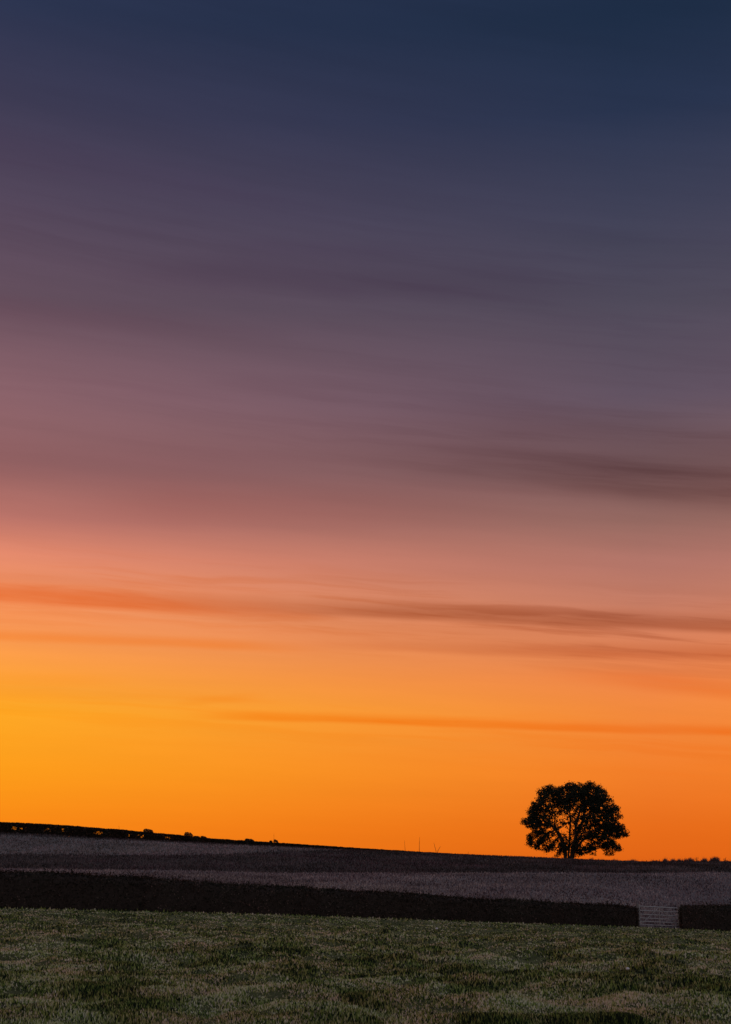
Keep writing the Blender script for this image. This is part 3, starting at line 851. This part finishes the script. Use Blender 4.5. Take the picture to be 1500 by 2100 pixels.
# ------------------------------------------------------------------ rough growth on the right-hand skyline
n = 26000
px = 1060 + rng.random(n) * 640
dens = np.interp(px, [1060, 1170, 1240, 1290, 1340, 1700], [0.10, 0.12, 0.3, 0.6, 1, 1])
keep = rng.random(n) < dens; px = px[keep]; n = len(px)
Y = 198.0 + rng.random(n) * 5.0
X = (px - 750) / 3105.8 * Y
hh = (0.14 + 0.60 * np.clip(fbm(px / 9.0, px * 0 + 2, 140, 3) * 1.5 - 0.35, 0, 1) * np.interp(px, [1060, 1240, 1340], [0.3, 0.6, 1.0])) * (0.5 + rng.random(n))
tall = rng.random(n) < 0.02
hh = np.where(tall, hh + 0.35 * np.interp(px, [1060, 1300], [0.4, 1.0]), hh)
o = link('tall_grass', blade_mesh('tall_grass', X, Y, hh, np.where(tall, 0.035, 0.07), rng.random(n), 0.5), M_ROUGH)
tag(o, 'uneven dark tall grass fringing the skyline right of the big tree', 'tall grass', kind='stuff')

def weed(px, ytop, label, spread=0.35, nst=5):
    Y = 201.0 + random.uniform(-.8, .8)
    x, _, zt = at(px, ytop, Y); zg = h1(x, Y)
    root = empty('weed', (x, Y, zg), label, 'weed', 'tall weeds on the right-hand skyline')
    hgt = zt - zg
    for k in range(nst):
        lx = random.uniform(-spread, spread); f = random.uniform(.55, 1.0) if k else 1.0
        mid = Vector((lx * .45, random.uniform(-.1, .1), hgt * f * .55)); tip = Vector((lx, random.uniform(-.2, .2), hgt * f))
        tubes_obj('stem', [((0, 0, -.05), mid, 0.028, 0.022), (mid, tip, 0.022, 0.012)], M_TWIG, root, 4)
        m = 12
        P = np.array([tuple(mid.lerp(tip, random.uniform(.1, 1.02)) + Vector((random.gauss(0, .035), random.gauss(0, .035), random.gauss(0, .03)))) for _ in range(m)])
        VV, FF, TT = leaf_quads(P, 0.06 + 0.06 * rng.random(m), rng.random(m), aspect=0.45)
        link('leaves', np_mesh('leaves', VV, FF, TT), M_ROUGH, root)
weed(1302, 1765, 'low weed clump where the skyline growth starts, right of the big tree', .3)
weed(1327, 1764, 'upright weed second along the skyline right of the big tree', .2, 4)
weed(1350.5, 1761.5, 'bushy weed with a pointed top, third along the right skyline', .28, 6)
weed(1372, 1764, 'spreading low weed fourth along the right skyline', .35)
weed(1391, 1762, 'thin leaning weed between the low clump and the tallest stalks', .3, 3)
weed(1418, 1759, 'tallest slanting weed stalks left of the pair near the right edge', .5, 5)
weed(1430, 1757.5, 'tallest forked weed in the middle of the right skyline', .35, 4)
weed(1444, 1761, 'short weed just right of the tallest forked one', .3)
weed(1465, 1759.5, 'slim weed on the skyline near the right edge', .25, 3)
weed(1488, 1759, 'rightmost weed on the skyline at the picture edge', .35, 5)
weed(1185, 1762.5, 'small weed tuft at the right foot of the big tree', .35, 6)

# ------------------------------------------------------------------ pale stones in the pasture
def stone_at(px, py, r, label):
    lo, hi = 15.0, 95.0
    for _ in range(50):
        m = (lo + hi) / 2; p = at(px, py, m)
        if p[2] > h1(p[0], m): lo = m
        else: hi = m
    p = at(px, py, lo)
    V, F = [], []
    seg, ring = 12, 7
    for j in range(ring + 1):
        th = math.pi * j / ring
        for k in range(seg):
            a = 2 * math.pi * k / seg
            rr = r * (1 + 0.25 * (random.random() - .5))
            V.append((math.sin(th) * math.cos(a) * rr * 1.2, math.sin(th) * math.sin(a) * rr, math.cos(th) * rr * .8))
    for j in range(ring):
        for k in range(seg):
            F.append((j * seg + k, j * seg + (k + 1) % seg, (j + 1) * seg + (k + 1) % seg, (j + 1) * seg + k))
    o = link('stone', np_mesh('stone', V, F, smooth=True), M_STONE)
    o.location = (p[0], p[1], h1(p[0], p[1]) + 0.10)
    tag(o, label, 'stone', 'pale stones lying in the pasture')
stone_at(896, 1909, 0.055, 'small pale stone in the grass nearest below the long hedge')
stone_at(1030, 1944, 0.045, 'small pale stone in the grass, middle one of three')
stone_at(1288, 1997, 0.035, 'tiny pale stone in the grass, lowest and nearest of three')
